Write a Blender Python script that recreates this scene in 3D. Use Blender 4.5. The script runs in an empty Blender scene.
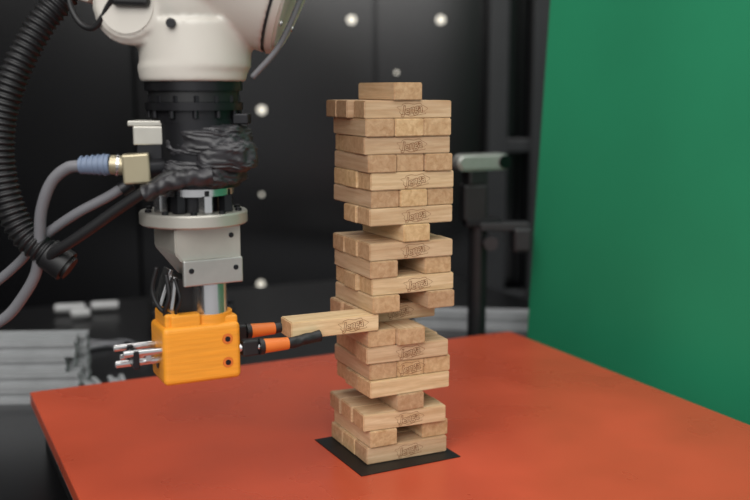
import bpy, bmesh, math, random
from mathutils import Vector, Matrix, Euler, noise
random.seed(4)
S=bpy.context.scene
S.view_settings.view_transform='Standard'
mm=0.001
TH=math.radians(26)

# ------------------------------------------------------------ materials
def lin(col): return tuple(x/255/12.92 if x/255<=.04045 else ((x/255+.055)/1.055)**2.4 for x in col)
def mat(name,col,rough=.5,metal=0,noise=0,scale=30,bump=0,emit=0,spec=.5,stretch=(1,1,1),rvar=0):
    m=bpy.data.materials.new(name); m.use_nodes=True
    nt=m.node_tree; b=nt.nodes['Principled BSDF']
    c=(*lin(col),1)
    b.inputs['Base Color'].default_value=c
    b.inputs['Roughness'].default_value=rough; b.inputs['Metallic'].default_value=metal
    b.inputs['Specular IOR Level'].default_value=spec
    tc=nt.nodes.new('ShaderNodeTexCoord'); mp=nt.nodes.new('ShaderNodeMapping')
    mp.inputs['Scale'].default_value=stretch
    nt.links.new(tc.outputs['Object'],mp.inputs['Vector'])
    n=nt.nodes.new('ShaderNodeTexNoise'); n.inputs['Scale'].default_value=scale; n.inputs['Detail'].default_value=5
    nt.links.new(mp.outputs[0],n.inputs['Vector'])
    if noise:
        r=nt.nodes.new('ShaderNodeValToRGB')
        r.color_ramp.elements[0].position=.3; r.color_ramp.elements[1].position=.7
        r.color_ramp.elements[0].color=(*[x*(1-noise) for x in c[:3]],1)
        r.color_ramp.elements[1].color=(*[min(1,x*(1+noise)) for x in c[:3]],1)
        nt.links.new(n.outputs['Fac'],r.inputs['Fac']); nt.links.new(r.outputs['Color'],b.inputs['Base Color'])
    if rvar:
        mr=nt.nodes.new('ShaderNodeMapRange'); mr.inputs['From Min'].default_value=.3; mr.inputs['From Max'].default_value=.7
        mr.inputs['To Min'].default_value=rough-rvar; mr.inputs['To Max'].default_value=rough+rvar
        nt.links.new(n.outputs['Fac'],mr.inputs['Value']); nt.links.new(mr.outputs[0],b.inputs['Roughness'])
    if bump:
        bp=nt.nodes.new('ShaderNodeBump'); bp.inputs['Strength'].default_value=bump; bp.inputs['Distance'].default_value=.001
        nt.links.new(n.outputs['Fac'],bp.inputs['Height']); nt.links.new(bp.outputs[0],b.inputs['Normal'])
    if emit:
        b.inputs['Emission Color'].default_value=c; b.inputs['Emission Strength'].default_value=emit
    return m

def wood_mat():
    m=bpy.data.materials.new('birch_wood'); m.use_nodes=True; nt=m.node_tree; N=nt.nodes; L=nt.links
    b=N['Principled BSDF']; b.inputs['Roughness'].default_value=.5; b.inputs['Specular IOR Level'].default_value=.35
    tc=N.new('ShaderNodeTexCoord'); oi=N.new('ShaderNodeObjectInfo')
    off=N.new('ShaderNodeVectorMath'); off.operation='MULTIPLY_ADD'
    cmb=N.new('ShaderNodeCombineXYZ')
    for i in range(3): L.new(oi.outputs['Random'],cmb.inputs[i])
    L.new(cmb.outputs[0],off.inputs[0]); off.inputs[1].default_value=(3,5,7); L.new(tc.outputs['Object'],off.inputs[2])
    mp=N.new('ShaderNodeMapping'); mp.inputs['Scale'].default_value=(16,230,230); L.new(off.outputs[0],mp.inputs['Vector'])
    n=N.new('ShaderNodeTexNoise'); n.inputs['Scale'].default_value=1; n.inputs['Detail'].default_value=5; n.inputs['Distortion'].default_value=.6
    L.new(mp.outputs[0],n.inputs['Vector'])
    r=N.new('ShaderNodeValToRGB'); e=r.color_ramp.elements
    e[0].position=.27; e[0].color=(*lin((188,155,114)),1); e[1].position=.72; e[1].color=(*lin((220,194,156)),1)
    L.new(n.outputs['Fac'],r.inputs['Fac'])
    mp2=N.new('ShaderNodeMapping'); mp2.inputs['Scale'].default_value=(120,900,900); L.new(off.outputs[0],mp2.inputs['Vector'])
    n2=N.new('ShaderNodeTexNoise'); n2.inputs['Scale'].default_value=1; L.new(mp2.outputs[0],n2.inputs['Vector'])
    hs=N.new('ShaderNodeHueSaturation'); L.new(r.outputs['Color'],hs.inputs['Color'])
    mr=N.new('ShaderNodeMapRange'); mr.inputs['To Min'].default_value=.80; mr.inputs['To Max'].default_value=1.1
    L.new(oi.outputs['Random'],mr.inputs['Value'])
    mrh=N.new('ShaderNodeMapRange'); mrh.inputs['To Min'].default_value=.488; mrh.inputs['To Max'].default_value=.503
    L.new(oi.outputs['Random'],mrh.inputs['Value']); L.new(mrh.outputs[0],hs.inputs['Hue'])
    ml=N.new('ShaderNodeMath'); ml.operation='MULTIPLY'; mr2=N.new('ShaderNodeMapRange')
    mr2.inputs['From Min'].default_value=.3; mr2.inputs['From Max'].default_value=.7
    mr2.inputs['To Min'].default_value=.94; mr2.inputs['To Max'].default_value=1.04
    L.new(n2.outputs['Fac'],mr2.inputs['Value']); L.new(mr.outputs[0],ml.inputs[0]); L.new(mr2.outputs[0],ml.inputs[1])
    L.new(ml.outputs[0],hs.inputs['Value'])
    ge=N.new('ShaderNodeNewGeometry'); vt=N.new('ShaderNodeVectorTransform'); vt.vector_type='NORMAL'; vt.convert_from='WORLD'; vt.convert_to='OBJECT'
    L.new(ge.outputs['True Normal'],vt.inputs[0]); sx=N.new('ShaderNodeSeparateXYZ'); L.new(vt.outputs[0],sx.inputs[0])
    ab=N.new('ShaderNodeMath'); ab.operation='ABSOLUTE'; L.new(sx.outputs[0],ab.inputs[0])
    gt=N.new('ShaderNodeMath'); gt.operation='GREATER_THAN'; gt.inputs[1].default_value=.8; L.new(ab.outputs[0],gt.inputs[0])
    mx=N.new('ShaderNodeMix'); mx.data_type='RGBA'; mx.blend_type='MULTIPLY'
    L.new(gt.outputs[0],mx.inputs[0]); L.new(hs.outputs[0],mx.inputs[6]); mx.inputs[7].default_value=(.88,.81,.74,1)
    L.new(mx.outputs[2],b.inputs['Base Color'])
    bp=N.new('ShaderNodeBump'); bp.inputs['Strength'].default_value=.12; bp.inputs['Distance'].default_value=.0005
    L.new(n2.outputs['Fac'],bp.inputs['Height']); L.new(bp.outputs[0],b.inputs['Normal'])
    return m
WOOD=wood_mat()
INK=mat('burnt_stamp',(138,98,66),.8)
ORANGE_B=mat('orange_board',(184,76,50),.30,noise=.12,scale=7,bump=.05,rvar=.09)
BLACKMAT=mat('black_mat',(8,8,9),.5,noise=.2)
BLACKTOP=mat('black_worktop',(14,14,16),.3,noise=.25,scale=12)
BLACKWALL=mat('black_panel',(9,9,11),.22,noise=.3,scale=3)
GREYPOST=mat('dark_grey_post',(36,37,39),.4,noise=.1)
GREEN=mat('green_cloth',(30,138,96),.7,noise=.06,scale=5,bump=.1)
ALU=mat('aluminium',(180,180,176),.42,.7,noise=.06,scale=80)
ALUW=mat('anodised_profile',(168,170,172),.45,.35,noise=.08,scale=40)
FLOOR=mat('dark_floor',(38,38,40),.6,noise=.2,scale=8)
WHITE=mat('robot_white_paint',(204,199,190),.38,noise=.03,scale=20,bump=.05)
CREAM=mat('machined_plate',(182,179,170),.35,.45,noise=.05,scale=60)
STEEL=mat('steel',(205,205,205),.22,.95,noise=.05)
DARKM=mat('dark_metal',(34,34,37),.35,.5,noise=.15)
RUB=mat('black_rubber',(20,20,22),.5,noise=.2)
TAPE=mat('black_tape',(44,43,46),.42,noise=.35,scale=70,bump=.8)
PLA=mat('orange_plastic',(232,152,42),.5,noise=.09,scale=25,bump=.3,stretch=(1,1,14))
ORSL=mat('orange_sleeve',(214,112,42),.5,noise=.05)
BRASS=mat('brass_grey_connector',(168,158,132),.35,.6,noise=.06)
CABG=mat('grey_cable',(112,112,116),.5,noise=.08)
CABB=mat('blue_grey_boot',(108,122,145),.5,noise=.06)
DOT=mat('backlit_hole_glow',(245,240,225),.5,emit=.5)  # emission put in for light coming through the panel holes
WPL=mat('white_plastic',(170,170,170),.5,noise=.04)
GLASS=mat('lens_black',(8,8,10),.08)

# ------------------------------------------------------------ helpers
def empty(name,loc=(0,0,0)):
    o=bpy.data.objects.new(name,None); o.location=loc; o.empty_display_size=.02
    S.collection.objects.link(o); return o
def add(name,bm,m,parent=None,M=None,smooth=False):
    me=bpy.data.meshes.new(name)
    bmesh.ops.recalc_face_normals(bm,faces=bm.faces)
    if smooth:
        for f in bm.faces: f.smooth=True
    bm.to_mesh(me); bm.free(); me.materials.append(m)
    if smooth=='auto':
        me.set_sharp_from_angle(angle=math.radians(38))
    o=bpy.data.objects.new(name,me); S.collection.objects.link(o)
    if M is not None: o.matrix_world=M
    if parent:
        o.parent=parent; o.matrix_parent_inverse=Matrix.Translation(-Vector(parent.location))
    return o
def TR(loc,rot=(0,0,0)): return Matrix.Translation(Vector(loc))@Euler(rot).to_matrix().to_4x4()
def box(name,size,loc,rot=(0,0,0),bev=.0006,m=None,parent=None,seg=2):
    bm=bmesh.new(); bmesh.ops.create_cube(bm,size=1)
    bmesh.ops.scale(bm,vec=size,verts=bm.verts)
    if bev: bmesh.ops.bevel(bm,geom=bm.edges[:],offset=bev,segments=seg,affect='EDGES',profile=.5)
    return add(name,bm,m,parent,TR(loc,rot))
def cyl(name,r,h,loc,rot=(0,0,0),m=None,parent=None,r2=None,seg=40,bev=.0005):
    bm=bmesh.new(); bmesh.ops.create_cone(bm,cap_ends=True,segments=seg,radius1=r,radius2=r if r2 is None else r2,depth=h)
    if bev:
        ed=[e for e in bm.edges if len(e.link_faces)==2 and any(len(f.verts)>4 for f in e.link_faces)]
        bmesh.ops.bevel(bm,geom=ed,offset=bev,segments=2,affect='EDGES')
    return add(name,bm,m,parent,TR(loc,rot),smooth='auto')
def dircyl(name,p,q,r,m,parent,r2=None,seg=32,bev=.0004):
    p=Vector(p);q=Vector(q); d=q-p
    M=Matrix.Translation((p+q)/2)@d.to_track_quat('Z','Y').to_matrix().to_4x4()
    o=cyl(name,r,d.length,(0,0,0),m=m,parent=None,r2=r2,seg=seg,bev=bev); o.matrix_world=M
    if parent:
        o.parent=parent; o.matrix_parent_inverse=Matrix.Translation(-Vector(parent.location))
    return o
def lathe(name,prof,loc,rot=(0,0,0),m=None,parent=None,seg=56):
    bm=bmesh.new(); rings=[]
    for r,z in prof:
        rings.append([bm.verts.new((r*math.cos(2*math.pi*i/seg),r*math.sin(2*math.pi*i/seg),z)) for i in range(seg)])
    for k in range(len(rings)-1):
        for i in range(seg):
            j=(i+1)%seg; bm.faces.new((rings[k][i],rings[k][j],rings[k+1][j],rings[k+1][i]))
    bm.faces.new(rings[0][::-1]); bm.faces.new(rings[-1])
    return add(name,bm,m,parent,TR(loc,rot),smooth='auto')
def catmull(P,n):
    P=[Vector(p) for p in P]; P=[2*P[0]-P[1]]+P+[2*P[-1]-P[-2]]; out=[]
    for i in range(1,len(P)-2):
        a,b,c,d=P[i-1:i+3]
        for k in range(n):
            t=k/n
            out.append(.5*((2*b)+(c-a)*t+(2*a-5*b+4*c-d)*t*t+(3*b-a-3*c+d)*t**3))
    out.append(P[-2]); return out
def tube(name,P,rad,m,parent=None,n=14,seg=16,rib=0,ribpitch=.004,wob=0):
    C=catmull(P,n)
    if rib:
        C=catmull(P,60)
        L=[0]
        for i in range(1,len(C)): L.append(L[-1]+(C[i]-C[i-1]).length)
        step=ribpitch/6; k=0; out=[]; s=0
        while s<L[-1]:
            while L[k+1]<s: k+=1
            t=(s-L[k])/(L[k+1]-L[k]); out.append(C[k].lerp(C[k+1],t)); s+=step
        C=out
    bm=bmesh.new(); rings=[]; up=Vector((0,1,0.1))
    for i,p in enumerate(C):
        t=(C[min(i+1,len(C)-1)]-C[max(i-1,0)]).normalized()
        u=(up-t*up.dot(t)).normalized(); up=u; w=t.cross(u)
        r=rad
        if rib: r=rad-rib*(.5+.5*math.cos(i*math.pi/3))
        ring=[]
        for j in range(seg):
            d=(u*math.cos(2*math.pi*j/seg)+w*math.sin(2*math.pi*j/seg))
            rr=r*(1+(wob*noise.noise(p*160+d*1.3) if wob else 0))
            ring.append(bm.verts.new(p+rr*d))
        rings.append(ring)
    for k in range(len(rings)-1):
        for i in range(seg):
            j=(i+1)%seg; bm.faces.new((rings[k][i],rings[k][j],rings[k+1][j],rings[k+1][i]))
    bm.faces.new(rings[0][::-1]); bm.faces.new(rings[-1])
    return add(name,bm,m,parent,smooth=True)

# ------------------------------------------------------------ board frame
A0=Vector((-.376,1.028,0)); E=Vector((math.cos(TH),math.sin(TH),0)); F=Vector((math.sin(TH),-math.cos(TH),0))
def pf(e,f,z): return A0+E*e+F*f+Vector((0,0,z))

# room
box('floor',(5,5,.05),(0,1,-.795),bev=0,m=FLOOR)
box('wall_back',(5,.05,3.2),(0,2.36,.78),bev=0,m=BLACKWALL)
box('wall_left',(.05,4.4,3.2),(-1.75,.13,.78),bev=0,m=BLACKWALL)
pan=empty('perforated_black_panelling',(0,2.3,0))
for i in range(5):
    x0=[-1.7,-1.16,-.56,.0,.33][i]; x1=[-1.16,-.56,.0,.33,.95][i]
    box('panel_%d'%i,(x1-x0-.006,.018,2.6),((x0+x1)/2,2.318,.54),bev=.002,m=BLACKWALL,parent=pan)
for k,(x,z,r) in enumerate([(-.054,.483,.010),(.151,.483,.010),(.05,.364,.004),(-.264,.278,.010),(-.268,.08,.004),(-.274,-.136,.009),(.05,.60,.01),(.356,.60,.01),(-.257,.60,.01),
        (.24,.10,.004),(.10,-.10,.004)]):
    cyl('cap_%d'%k,r,.004,(x,2.307,z),(math.pi/2,0,0),m=DOT,parent=pan,seg=24)  # glowing discs standing in for backlit holes in the panelling
post=empty('machine_frame_posts',(.33,2.2,0))
for k,(x,w) in enumerate([(.275,.045),(.375,.05)]):
    box('post_%d'%k,(w,.05,2.5),(x,2.24,.48),bev=.003,m=GREYPOST,parent=post)
box('rail_0',(.10,.03,.03),(.325,2.24,.20),bev=.003,m=GREYPOST,parent=post)
box('rail_1',(.10,.03,.03),(.325,2.24,-.15),bev=.003,m=GREYPOST,parent=post)

# worktable
wt=empty('black_worktable',pf(.1,.0,-.1))
box('top',(1.75,1.45,.03),pf(.05,.0,-.075),(0,0,TH),.003,BLACKTOP,wt)
for k,(e,f) in enumerate([(-.77,-.67),(.87,-.67),(-.77,.67),(.87,.67)]):
    box('leg_%d'%k,(.05,.05,.68),pf(e,f,-.43),(0,0,TH),.003,GREYPOST,wt)
ob=empty('orange_play_board',pf(.31,.325,-.03))
box('board',(.623,.66,.014),pf(.3115,.33,-.007),(0,0,TH),.0015,ORANGE_B,ob)
box('plinth',(.60,.63,.046),pf(.3115,.33,-.037),(0,0,TH),.001,BLACKMAT,ob)
box('edge_strip',(.004,.63,.006),pf(.007,.33,-.026),(0,0,TH),.0005,ALU,ob)

# green backdrop
bm=bmesh.new()
nu,nv=40,12
def gp(i,j,off):
    s=-.07+1.25*i/nu; z=-.06+1.15*j/nv
    w=.003*math.sin(s*9)+.002*math.sin(s*21+z*3)
    lean=.030*(z+.06)/.45
    return pf(.703+w+off,s+lean*(1-i/nu),z)
fr=[[bm.verts.new(gp(i,j,0)) for j in range(nv+1)] for i in range(nu+1)]
bk=[[bm.verts.new(gp(i,j,.006)) for j in range(nv+1)] for i in range(nu+1)]
for i in range(nu):
    for j in range(nv):
        bm.faces.new((fr[i][j],fr[i+1][j],fr[i+1][j+1],fr[i][j+1])); bm.faces.new((bk[i][j],bk[i][j+1],bk[i+1][j+1],bk[i+1][j]))
for j in range(nv):
    bm.faces.new((fr[0][j],fr[0][j+1],bk[0][j+1],bk[0][j])); bm.faces.new((fr[nu][j],bk[nu][j],bk[nu][j+1],fr[nu][j+1]))
for i in range(nu):
    bm.faces.new((fr[i][0],bk[i][0],bk[i+1][0],fr[i+1][0])); bm.faces.new((fr[i][nv],fr[i+1][nv],bk[i+1][nv],bk[i][nv]))
add('green_backdrop',bm,GREEN,smooth='auto')

# ------------------------------------------------------------ block tower
box('black_base_mat',(.099,.099,.0008),(.010,.858,.0005),(0,0,TH+.02),.0002,BLACKMAT)
N0=Vector((-.006,.815,0)); TT=math.radians(25)
Ax=Vector((math.cos(TT),math.sin(TT),0)); Bx=Vector((-math.sin(TT),math.cos(TT),0))
BL=.0795; BW=BL/3; H=.015; Z0=.001
CT=N0+Ax*(BL/2+.0005)+Bx*BL/2
tw=empty('wooden_block_tower',CT)
def stampmesh():
    cu=bpy.data.curves.new('stamp','FONT'); cu.body='Jenga'; cu.size=.0098; cu.align_x='CENTER'; cu.align_y='CENTER'
    cu.fill_mode='NONE'; cu.bevel_depth=.00024; cu.bevel_resolution=0; cu.resolution_u=3; cu.shear=.1; cu.space_character=.9; cu.offset=.0003
    o=bpy.data.objects.new('stamp_src',cu); S.collection.objects.link(o)
    bpy.context.view_layer.update()
    me=bpy.data.meshes.new_from_object(o.evaluated_get(bpy.context.evaluated_depsgraph_get()))
    bpy.data.objects.remove(o)
    for v in me.vertices: v.co.z*=.2; v.co.y+=.0012*math.sin(v.co.x*260)
    me.materials.clear(); me.materials.append(INK); return me
STM=stampmesh()
def outline_mesh():
    bm=bmesh.new(); n=60; a=[];b=[]
    for i in range(n):
        t=2*math.pi*i/n; k=1+.09*math.sin(7*t)+.05*math.sin(11*t+1)
        x=.0128*k*math.copysign(abs(math.cos(t))**.8,math.cos(t)); y=.0052*k*math.copysign(abs(math.sin(t))**.8,math.sin(t))
        a.append(bm.verts.new((x,y,0))); b.append(bm.verts.new((x*.968,y*.92,0)))
    for i in range(n):
        j=(i+1)%n; bm.faces.new((a[i],a[j],b[j],b[i]))
    me=bpy.data.meshes.new('stamp_outline'); bm.to_mesh(me); bm.free(); me.materials.append(INK); return me
OUT=outline_mesh()
cnt=[0]
def stamp(rotz,loc,parent,tilt=0):
    for me in (STM,OUT):
        o=bpy.data.objects.new('stamp_%d'%cnt[0],me); S.collection.objects.link(o)
        o.matrix_world=Matrix.Translation(loc)@Matrix.Rotation(rotz,4,'Z')@Matrix.Rotation(math.pi/2,4,'X')@Matrix.Rotation(tilt,4,'Z')
        o.parent=parent; o.matrix_parent_inverse=Matrix.Translation(-Vector(parent.location)); cnt[0]+=1
def wblock(name,a,b,z,rz,parent,M0):
    bm=bmesh.new(); bmesh.ops.create_cube(bm,size=1); bmesh.ops.scale(bm,vec=(BL,BW-.0004,H-.0002),verts=bm.verts)
    bmesh.ops.bevel(bm,geom=bm.edges[:],offset=.0008,segments=2,affect='EDGES')
    M=M0@Matrix.Translation((a,b,z))@Matrix.Rotation(rz,4,'Z')
    return add(name,bm,WOOD,parent,M)
# kind, slots present, shift a, shift b, twist, stamped
layers=[
('R',[0,1,2],0,0,0,1),
('E',[0,2],.5,0,1,0),
('R',[0,1,2],-4,-1,-3,1),
('E',[1],0,0,1,0),
('R',[0,1,2],2,0,2,0),
('E',[0,1,2],2,0,0,2),
('R',[0,1,2],1,0,-1,1),
('E',[0,1],0,-2,0,0),
('R',[1,2],-1,0,0,1),
('E',[0,2],2,-2,1,0),
('R',[0,1,2],1,0,0,1),
('E',[0,2],1.5,-1,0,0),
('R',[0,1,2],.5,0,-1,1),
('E',[1],4,0,2,0),
('R',[0,1],2.5,0,0,1),
('E',[0,1,2],2.5,1,1,0),
('R',[0,1,2],2.5,0,0,1),
('E',[0,1,2],1,0,-2,0),
('R',[0,1,2],0,0,-3,1),
('E',[0,1,2],-.5,0,-3,0),
('R',[0,1,2],-.5,1,-4,1),
('E',[1],-2,-1,-2,0),
]
bi=0
for li,(ty,pres,da,db,rot,st) in enumerate(layers):
    z=Z0+H*(li+.5)
    M0=Matrix.Translation(CT)@Matrix.Rotation(TT,4,'Z')@Matrix.Translation((da*mm,db*mm,0))@Matrix.Rotation(math.radians(rot),4,'Z')
    for p in pres:
        j=random.uniform(-.0028,.0028)
        if ty=='R': a,b,rz=j,(p-1)*BW,0
        else: a,b,rz=(p-1)*BW,j,math.pi/2
        if li==20 and p in(1,2): a-=.004
        wblock('block_%d'%bi,a,b,z,rz,tw,M0); bi+=1
        if st==1 and ty=='R' and p==min(pres):
            stamp(TT+math.radians(rot),M0@Vector((a+.003+random.uniform(-.002,.002),b-BW/2+.0001,z)),tw,random.uniform(-.03,.03))
        if st==2 and p==1:
            stamp(TT,M0@Vector((a,b-BL/2-.0001,z)),tw)
pb=empty('wooden_block',N0+Ax*(-.0275)+Bx*.0125+Vector((0,0,.1287)))
M0=Matrix.Translation(N0)@Matrix.Rotation(TT,4,'Z')
zc=Z0+H*8.5
wblock('block_body',-.030,.0118,zc,0,pb,M0)
stamp(TT,M0@Vector((-.014,.0118-BW/2+.0001,zc)),pb)

# ------------------------------------------------------------ robot
rb=empty('robot_arm',(-.142,.762,.33))
TX,TY=-.142,.762
def t(x,z,y=0): return Vector((TX+x*mm,TY+y*mm,z*mm))
def ring_bolts(n,R,z,r,h,m,x0=0,ph=0,pre='bolt'):
    for k in range(n):
        a=2*math.pi*k/n+ph
        cyl('%s_%d_%d'%(pre,int(z),k),r*mm,h*mm,t(x0+R*math.cos(a),z,R*math.sin(a)),m=m,parent=rb,seg=6 if r>2.4 else 14,bev=.0003)
bd=Vector((math.cos(math.radians(22)),-.03,-math.sin(math.radians(22)))).normalized()
be=t(79,409,2)
def casting():
    bm=bmesh.new()
    def cone(r1,r2,h,M):
        r=bmesh.ops.create_cone(bm,cap_ends=True,segments=64,radius1=r1*mm,radius2=r2*mm,depth=h*mm); bmesh.ops.transform(bm,matrix=M,verts=r['verts'])
    def sph(r,M):
        q=bmesh.ops.create_uvsphere(bm,u_segments=48,v_segments=28,radius=r*mm); bmesh.ops.transform(bm,matrix=M,verts=q['verts'])
    R=lambda x,z:Matrix.Rotation(math.radians(z),4,'Z')@Matrix.Rotation(math.radians(x),4,'X')
    T=Matrix.Translation
    cone(40,42,12,T(t(3,337))); cone(42,43,34,T(t(5,358)))
    Q=bd.to_track_quat('Z','Y').to_matrix().to_4x4()
    cone(56,61,76,T(be-bd*.038)@Q)
    sph(60,T(t(18,430,2)))
    sph(42,T(t(4,396,-2)))
    cone(29,29,64,T(t(-31,386,2))@R(90,-12)); cone(25,25,72,T(t(-31,386,2))@R(90,-12))
    cone(32,42,90,T(t(-28,424,4)))
    cone(60,56,100,T(t(10,480,10)))
    o=add('wrist_casting',bm,WHITE,rb)
    md=o.modifiers.new('r','REMESH'); md.mode='VOXEL'; md.voxel_size=.0017; md.use_smooth_shade=True
    s=o.modifiers.new('s','SMOOTH'); s.factor=.6; s.iterations=8
casting()
dircyl('end_gasket',be-bd*.002,be+bd*.0015,.0598,GREYPOST,rb,seg=64)
dircyl('end_cover',be+bd*.001,be+bd*.009,.0612,WHITE,rb,r2=.058,seg=64,bev=.002)
for k in range(8):
    q=bd.to_track_quat('Z','Y'); a=2*math.pi*k/8
    p=be+bd*.009+q@Vector((.050*math.cos(a),.050*math.sin(a),0))
    dircyl('cover_screw_%d'%k,p,p+bd*.0015,.0024,STEEL,rb,seg=12)
dircyl('front_plug',t(-4,372,-41),t(-4,372,-46),.0035,DARKM,rb,seg=16)
dircyl('lobe_cap',t(-37,386,-30),t(-37.9,386,-34.8),.022,WHITE,rb,seg=48,bev=.001)
tube('casting_side_cable',[t(98,440,-24),t(94,415,-24),t(86,388,-22),t(70,356,-20),t(50,334,-16)],.0022,CABG,rb)
box('black_strap',(.020,.010,.046),t(-34,410,-37),(0,.06,-.15),.003,TAPE,rb)
box('black_strap_end',(.028,.012,.014),t(-33,391,-37),(0,.05,-.15),.003,RUB,rb)
dircyl('forearm',t(10,500,10),(-.72,.84,.80),.062,WHITE,rb,r2=.075)
dircyl('elbow',(-.72,.76,.80),(-.72,.95,.80),.095,WHITE,rb,bev=.01)
dircyl('upper_arm',(-.74,.86,.80),(-.86,.86,.16),.08,WHITE,rb,r2=.095,bev=.01)
dircyl('shoulder',(-.86,.75,.16),(-.86,.97,.16),.11,WHITE,rb,bev=.01)
dircyl('base',(-.86,.86,-.06),(-.86,.86,.12),.13,WHITE,rb,r2=.10,bev=.01)
# flange stack
cyl('flange_upper',.0372,.008,t(3,328),m=DARKM,parent=rb)
cyl('flange_mid',.0345,.009,t(3,320),m=RUB,parent=rb)
cyl('flange_lower',.0372,.006,t(3,312.5),m=DARKM,parent=rb)
cyl('flange_foot',.033,.010,t(3,305),m=DARKM,parent=rb)
ring_bolts(14,33,318,2.6,5,DARKM,x0=3,pre='flange_bolt')
ring_bolts(12,34,307,2.2,6,DARKM,x0=3,ph=.2,pre='cap_screw')
cyl('sensor_body',.033,.052,t(4,277),m=DARKM,parent=rb)
def tape(name,c,rx,ry,rz,seed):
    bm=bmesh.new(); bmesh.ops.create_icosphere(bm,subdivisions=6,radius=1)
    for v in bm.verts:
        p=v.co.copy()
        q=Vector([math.copysign(abs(k)**.62,k) for k in p])
        d=1+.10*noise.noise(p*2.1+Vector((seed,0,0)))+.05*noise.noise(Vector((p.x*3,p.y*3,p.z*9+seed+p.x*4)))+.02*noise.noise(Vector((p.x*5+seed,p.y*5,p.z*22-p.x*9)))
        v.co=Vector((q.x*rx*mm*d,q.y*ry*mm*d,q.z*rz*mm*d))
    return add(name,bm,TAPE,rb,TR(c),smooth=True)
tape('tape_wrap_upper',t(14,286,-2),32,33,15,1.3)
tape('tape_wrap_lower',t(9,263,-4),31,32,13,5.1)
tape('tape_bulge',t(27,276,-14),25,23,14,8.1)
box('bracket_plate',(.026,.03,.004),t(-30,300,-10),(0,0,0),.0008,CREAM,rb)
box('bracket_face',(.024,.028,.014),t(-28,291,-12),(0,0,.1),.001,CREAM,rb)
box('bracket_dark',(.020,.026,.012),t(-28,279,-12),(0,0,.1),.001,DARKM,rb)
box('clamp_right',(.012,.02,.008),t(40,303,-4),(0,0,0),.001,DARKM,rb)
# connector
box('connector_block',(.020,.018,.022),t(-36,267,-30),(0,-.05,.2),.0015,BRASS,rb)
dircyl('connector_nut',t(-45,269,-31),t(-55,270,-32),.0072,BRASS,rb,seg=24)
dircyl('connector_collar',t(-49,269.4,-31),t(-51,269.6,-31.5),.0082,STEEL,rb,seg=24)
dircyl('connector_socket',t(-30,266,-28),t(-16,266,-20),.008,DARKM,rb)
dircyl('cable_boot',t(-55,270,-32),t(-78,269,-32),.0078,CABB,rb,r2=.0060,seg=24)
for k in range(5): dircyl('boot_rib_%d'%k,t(-58-k*4.2,269.8,-32),t(-60-k*4.2,269.7,-32),.0083-k*.0004,CABB,rb,seg=24)
tube('cable_upper',[t(-76,269,-32),t(-88,267,-30),t(-101,256,-28),t(-111,234,-24),t(-116,207,-18),t(-122,184,-12),t(-136,163,-6),t(-152,146,0),t(-175,133,6)],.0044,CABG,rb)
dircyl('connector_outlet',t(-40,256,-30),t(-48,251,-32),.0055,DARKM,rb)
tube('cable_lower',[t(-42,256,-28),t(-58,246,-26),t(-85,232,-22),t(-110,216,-14),t(-125,204,-6),t(-140,190,4),t(-160,174,10),t(-185,158,14)],.0038,CABG,rb)
tube('cable_black',[t(8,262,-40),t(-10,262,-42),t(-26,252,-42),t(-48,238,-38),t(-70,223,-34),t(-90,210,-30),t(-103,202,-26),t(-110,193,-20)],.0042,RUB,rb)
tube('cable_tape_tail',[t(22,262,-38),t(2,260,-42),t(-14,255,-43),t(-28,249,-42)],.0062,TAPE,rb,n=30,wob=.35)
# hose
tube('corrugated_hose',[t(-40,520,30),t(-70,450,20),t(-92,402,10),t(-112,375,2),t(-131,338,-6),t(-143,297,-10),t(-143,256,-12),t(-130,217,-14),t(-100,192,-16)],.0116,RUB,rb,rib=.0022,ribpitch=.0050,seg=24)
dircyl('hose_cuff',t(-113,202,-15),t(-94,188,-16),.0125,RUB,rb,bev=.003)
tube('thin_black_cable',[t(-70,440,-10),t(-84,398,-16),t(-78,376,-20),t(-64,370,-26),t(-50,387,-32),t(-38,400,-38)],.0022,RUB,rb)
box('hose_clamp',(.036,.03,.012),t(-88,400,8),(0,.3,0),.003,WHITE,rb)
cyl('neck_plate',.030,.006,t(2,248),m=STEEL,parent=rb)
cyl('neck_core',.022,.022,t(0,240),m=DARKM,parent=rb)
for k,(x,y) in enumerate([(-22,-14),(-6,-26),(14,-24),(27,-10),(0,26),(-20,16),(20,18)]):
    cyl('standoff_%d'%k,.0058,.013,t(x,239,y),m=[STEEL,DARKM][k%2],parent=rb,seg=6)
    cyl('standoff_cap_%d'%k,.0036,.006,t(x,247,y),m=DARKM,parent=rb,seg=16)
lathe('mounting_disc',[(.030,.222),(.0405,.222),(.0418,.2232),(.0418,.231),(.0408,.2322),(.030,.2322)],(TX,TY,0),m=CREAM,parent=rb)
for k in range(10):
    a=2*math.pi*k/10+.5
    cyl('disc_screw_%d'%k,.0026,.003,t(36*math.cos(a),233,36*math.sin(a)),m=DARKM,parent=rb,seg=12)
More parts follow.
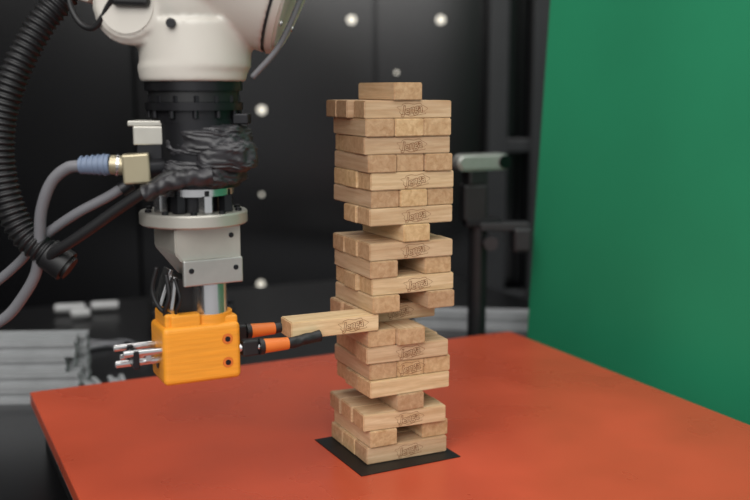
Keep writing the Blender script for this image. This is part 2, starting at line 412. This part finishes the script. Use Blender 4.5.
# gripper
gr=empty('robot_gripper',(TX,TY,.15))
def prism(name,poly,depth,loc,rz,m,bev=.0012):
    bm=bmesh.new(); a=[bm.verts.new((x*mm,-depth*mm/2,z*mm)) for x,z in poly]; b=[bm.verts.new((x*mm,depth*mm/2,z*mm)) for x,z in poly]
    bm.faces.new(a); bm.faces.new(b[::-1]); n=len(poly)
    for i in range(n): bm.faces.new((a[i],b[i],b[(i+1)%n],a[(i+1)%n]))
    bmesh.ops.recalc_face_normals(bm,faces=bm.faces)
    bmesh.ops.bevel(bm,geom=bm.edges[:],offset=bev,segments=2,affect='EDGES')
    return add(name,bm,m,gr,TR(loc,(0,0,rz)))
RZ=math.radians(30)
prism('mount_block',[(-27,21.8),(26,21.8),(26,-22),(2,-24),(-8,-22),(-27,2)],52,t(2,200,2),RZ,CREAM)
ga=Vector((math.cos(RZ),math.sin(RZ),0)); gb=Vector((-math.sin(RZ),math.cos(RZ),0)); gc=t(2,200,2)
def G(x,y,z): return gc+ga*x*mm+gb*y*mm+Vector((0,0,z*mm))
box('mount_face_plate',(.048,.004,.020),G(2,-27.5,-13),(0,0,RZ),.001,ALU,gr)
for k,(x,z) in enumerate([(-16,-11),(20,-11),(18,14)]):
    dircyl('mount_screw_%d'%k,G(x,-26,z),G(x,-30.2 if z<0 else -26.8,z),.0021,DARKM,gr,seg=14)
cyl('motor_can',.0135,.034,t(11,158,0),m=STEEL,parent=gr)
cyl('motor_ring',.0145,.004,t(11,146,0),m=CREAM,parent=gr)
box('servo_body',(.020,.026,.034),t(-10,162,6),(0,0,RZ),.001,RUB,gr)
box('servo_bracket',(.003,.018,.036),t(-20,163,-6),(0,.15,RZ),.0006,STEEL,gr)
box('servo_bracket_side',(.003,.016,.030),t(-25,172,-6),(0,.35,RZ),.0006,STEEL,gr)
tube('servo_wire',[t(-26,190,-20),t(-30,172,-20),t(-24,158,-22),t(-12,150,-20),t(-6,145,-12)],.0018,RUB,gr)
tube('servo_wire_b',[t(-18,185,-24),t(-16,168,-26),t(-20,155,-24),t(-16,143,-18)],.0018,RUB,gr)
tube('servo_wire_c',[t(-12,182,-22),t(-8,166,-24),t(-12,154,-22),t(-8,143,-14)],.0014,RUB,gr)
dircyl('post_a',t(-14,152,-18),t(-14,142,-18),.0035,STEEL,gr,seg=6)
QA=Vector((math.cos(TH),math.sin(TH),0)); QB=Vector((-math.sin(TH),math.cos(TH),0))
def Q(s,b,z): return N0+QA*s*mm+QB*b*mm+Vector((0,0,z*mm))
GS=-147
box('printed_body',(.062,.042,.046),Q(GS,12,121),(0,0,TH),.004,PLA,gr,seg=4)
box('printed_top_front',(.024,.011,.012),Q(GS-12,-1,147),(0,0,TH),.002,PLA,gr,seg=3)
box('printed_top_left',(.012,.034,.014),Q(GS-22,12.5,147),(0,0,TH),.002,PLA,gr,seg=3)
box('printed_top_right',(.016,.036,.008),Q(GS+22,12.5,145),(0,0,TH),.002,PLA,gr,seg=3)
lathe('printed_collar',[(.0145,0),(.0185,0),(.0185,.008),(.0145,.008)],Q(GS+11,11,143),m=PLA,parent=gr)
for k,(s,z) in enumerate([(20,131),(20,112)]):
    dircyl('hole_rim_%d'%k,Q(GS+s,-9.4,z),Q(GS+s,-6,z),.0044,ORSL,gr,seg=24)
    dircyl('hole_%d'%k,Q(GS+s,-9.7,z),Q(GS+s,-6,z),.0026,DARKM,gr,seg=24)
dircyl('side_hole',Q(GS-31.5,12,112),Q(GS-28,12,112),.004,DARKM,gr,seg=24)
for nm,b,e1,z in [('front',-5.0,-46,120.5),('rear',27.0,-50,126)]:
    dircyl(nm+'_finger_rod',Q(GS+26,b+ (4 if b<0 else -1),z),Q(GS+50,b,z),.0032,STEEL,gr,seg=20)
    box(nm+'_finger_clamp',(.014,.009,.013),Q(GS+40,b+(2 if b<0 else 0),z),(0,0,TH),.0015,RUB,gr)
    dircyl(nm+'_finger_sleeve',Q(GS+50,b,z),Q(GS+73,b,z),.0060,ORSL,gr,r2=.0050,seg=24,bev=.001)
    dircyl(nm+'_sleeve_ring',Q(GS+47,b,z),Q(GS+51,b,z),.0066,RUB,gr,seg=24)
    pts=[Q(GS+71,b,z),Q(GS+80,b+(.5 if b<0 else -.5),z+.5),Q(-60,b+(.8 if b<0 else -.6),z+1.5),Q(e1,b+(1.2 if b<0 else -.8),z+3)]
    tube(nm+'_fingertip',pts,.0046,RUB,gr,wob=.15,n=24)
for k,(b,z,e) in enumerate([(-2,126,-207),(5,117,-212),(20,126,-210),(27,116,-204)]):
    dircyl('slide_rod_%d'%k,Q(GS-26,b,z),Q(e,b,z),.0028,STEEL,gr,seg=20)
for k,(b,z) in enumerate([(2,121),(23,121)]):
    box('rod_clamp_%d'%k,(.005,.014,.014),Q(-198,b,z),(0,0,TH),.001,DARKM,gr)
    dircyl('rod_nut_%d'%k,Q(-190,b,z),Q(-186,b,z),.005,STEEL,gr,seg=6)

# ------------------------------------------------------------ depth camera on stand
dc=empty('depth_camera',(.147,1.36,.226))
bm=bmesh.new()
r0=.0115; n=24
vs=[]
for sgn in (-1,1):
    ring=[]
    for i in range(n):
        a=2*math.pi*i/n; x=math.cos(a)*r0+ (.030 if math.cos(a)>0 else -.030); ring.append(bm.verts.new((x,sgn*.011,math.sin(a)*r0)))
    vs.append(ring)
for i in range(n): bm.faces.new((vs[0][i],vs[0][(i+1)%n],vs[1][(i+1)%n],vs[1][i]))
bm.faces.new(vs[0]); bm.faces.new(vs[1][::-1])
bmesh.ops.recalc_face_normals(bm,faces=bm.faces)
bmesh.ops.bevel(bm,geom=[e for e in bm.edges if abs(e.verts[0].co.y-e.verts[1].co.y)<1e-6],offset=.003,segments=3,affect='EDGES')
CR=math.radians(24)
add('camera_shell',bm,ALU,dc,TR((.147,1.36,.226),(0,0,CR)),smooth='auto')
def K(x,y,z): return Vector((.147,1.36,.226))+Matrix.Rotation(CR,3,'Z')@Vector((x*mm,y*mm,z*mm))
dircyl('end_lens',K(31,-10,0),K(31,-13.5,0),.0092,GLASS,dc)
box('swivel',(.030,.024,.020),(.139,1.362,.204),(0,0,CR),.003,RUB,dc)
box('bracket_arm',(.034,.03,.05),(.137,1.364,.170),(0,0,.2),.003,RUB,dc)
box('bracket_plate',(.052,.026,.012),(.150,1.364,.142),(0,0,.2),.002,DARKM,dc)
dircyl('pole',(.145,1.366,-.06),(.145,1.366,.14),.013,RUB,dc)
box('side_arm',(.07,.022,.012),(.180,1.362,.136),(0,0,.1),.002,GREYPOST,dc)
box('side_knob',(.026,.03,.034),(.205,1.362,.118),(0,0,.1),.004,GREYPOST,dc)
dircyl('knob',(.16,1.335,.115),(.16,1.35,.115),.010,GREYPOST,dc)
box('foot',(.10,.09,.012),(.145,1.366,-.053),(0,0,.2),.002,RUB,dc)

# ------------------------------------------------------------ aluminium profiles and clutter
def profile(name,L,w,h,loc,rz,parent,m=ALUW):
    bm=bmesh.new(); W=w/2; Hh=h/2; g=.004; d=.004
    pts=[(-W,-Hh),(W,-Hh),(W,-g),(W-d,-g),(W-d,g),(W,g),(W,Hh),(g,Hh),(g,Hh-d),(-g,Hh-d),(-g,Hh),(-W,Hh),(-W,g),(-W+d,g),(-W+d,-g),(-W,-g)]
    a=[bm.verts.new((-L/2,x,z)) for x,z in pts]; b=[bm.verts.new((L/2,x,z)) for x,z in pts]
    bm.faces.new(a); bm.faces.new(b[::-1])
    for i in range(len(pts)): bm.faces.new((a[i],b[i],b[(i+1)%len(pts)],a[(i+1)%len(pts)]))
    return add(name,bm,m,parent,TR(loc,(0,0,rz)))
st=empty('aluminium_profile_stack',(-.52,1.2,-.02))
k=0
for r in range(4):
    for c in range(3):
        profile('profile_%d'%k,.34,.0195,.0195,(-.545+random.uniform(-.008,.008),1.17+c*.0205,-.05+r*.0198),.06,st); k+=1
pe=empty('profile_offcuts',(-.36,1.2,-.04))
profile('offcut_0',.07,.02,.02,(-.352,1.185,-.05),-1.05,pe)
profile('offcut_1',.06,.02,.02,(-.326,1.20,-.05),-1.2,pe)
bp=empty('aluminium_profile',(.19,1.57,-.04))
profile('bar',.24,.03,.03,(.185,1.56,-.045),-.10,bp)
wt2=empty('white_fitting_tubes',(-.50,1.62,-.04))
for k,(x,y,L) in enumerate([(-.53,1.66,.05),(-.475,1.68,.045),(-.50,1.62,.03)]):
    dircyl('fitting_%d'%k,(x-L/2,y,-.050),(x+L/2,y+.01,-.050),.008,WPL,wt2,bev=.002)
gc2=empty('grey_cable_bundle',(-.42,1.4,-.05))
for k in range(3):
    tube('cable_%d'%k,[(-.60,1.42+k*.03,-.055),(-.52,1.46-k*.02,-.055),(-.45,1.41+k*.02,-.055),(-.38,1.45-k*.01,-.055),(-.33,1.36+k*.02,-.055)],.0045,CABG if k!=1 else RUB,gc2)
blk=empty('black_toolbox',(-.30,1.52,-.02))
box('case',(.13,.09,.045),(-.30,1.56,-.0375),(0,0,.3),.006,RUB,blk)
box('case_lid',(.126,.086,.010),(-.30,1.56,-.010),(0,0,.3),.003,DARKM,blk)

# ------------------------------------------------------------ lights, world, camera
def area(name,loc,target,size,sy,en,col=(1,1,1)):
    l=bpy.data.lights.new(name,'AREA'); l.shape='RECTANGLE'; l.size=size; l.size_y=sy; l.energy=en; l.color=col
    o=bpy.data.objects.new(name,l); S.collection.objects.link(o); o.location=loc
    o.rotation_euler=(Vector(target)-Vector(loc)).to_track_quat('-Z','Y').to_euler()
area('ceiling_light',(.1,.5,2.0),(0,.9,0),2.0,1.2,26,(1,.975,.94))
area('ceiling_light.001',(-.4,-1.0,1.4),(0,.9,.1),2.2,1.4,42,(1,.98,.95))
area('ceiling_light.002',(.2,1.7,2.0),(.2,1.3,0),1.2,.4,8,(1,.97,.93))
w=bpy.data.worlds.new('World'); S.world=w; w.use_nodes=True
w.node_tree.nodes['Background'].inputs[0].default_value=(.97,.98,1,1); w.node_tree.nodes['Background'].inputs[1].default_value=.55
cam=bpy.data.cameras.new('Camera'); co=bpy.data.objects.new('Camera',cam); S.collection.objects.link(co)
co.location=(0,0,.325); co.rotation_euler=(math.radians(90-9.3),0,0)
cam.sensor_width=36; cam.lens=36*980/750; cam.clip_start=.02
cam.dof.use_dof=True; cam.dof.focus_distance=.83; cam.dof.aperture_fstop=4.5
S.camera=co
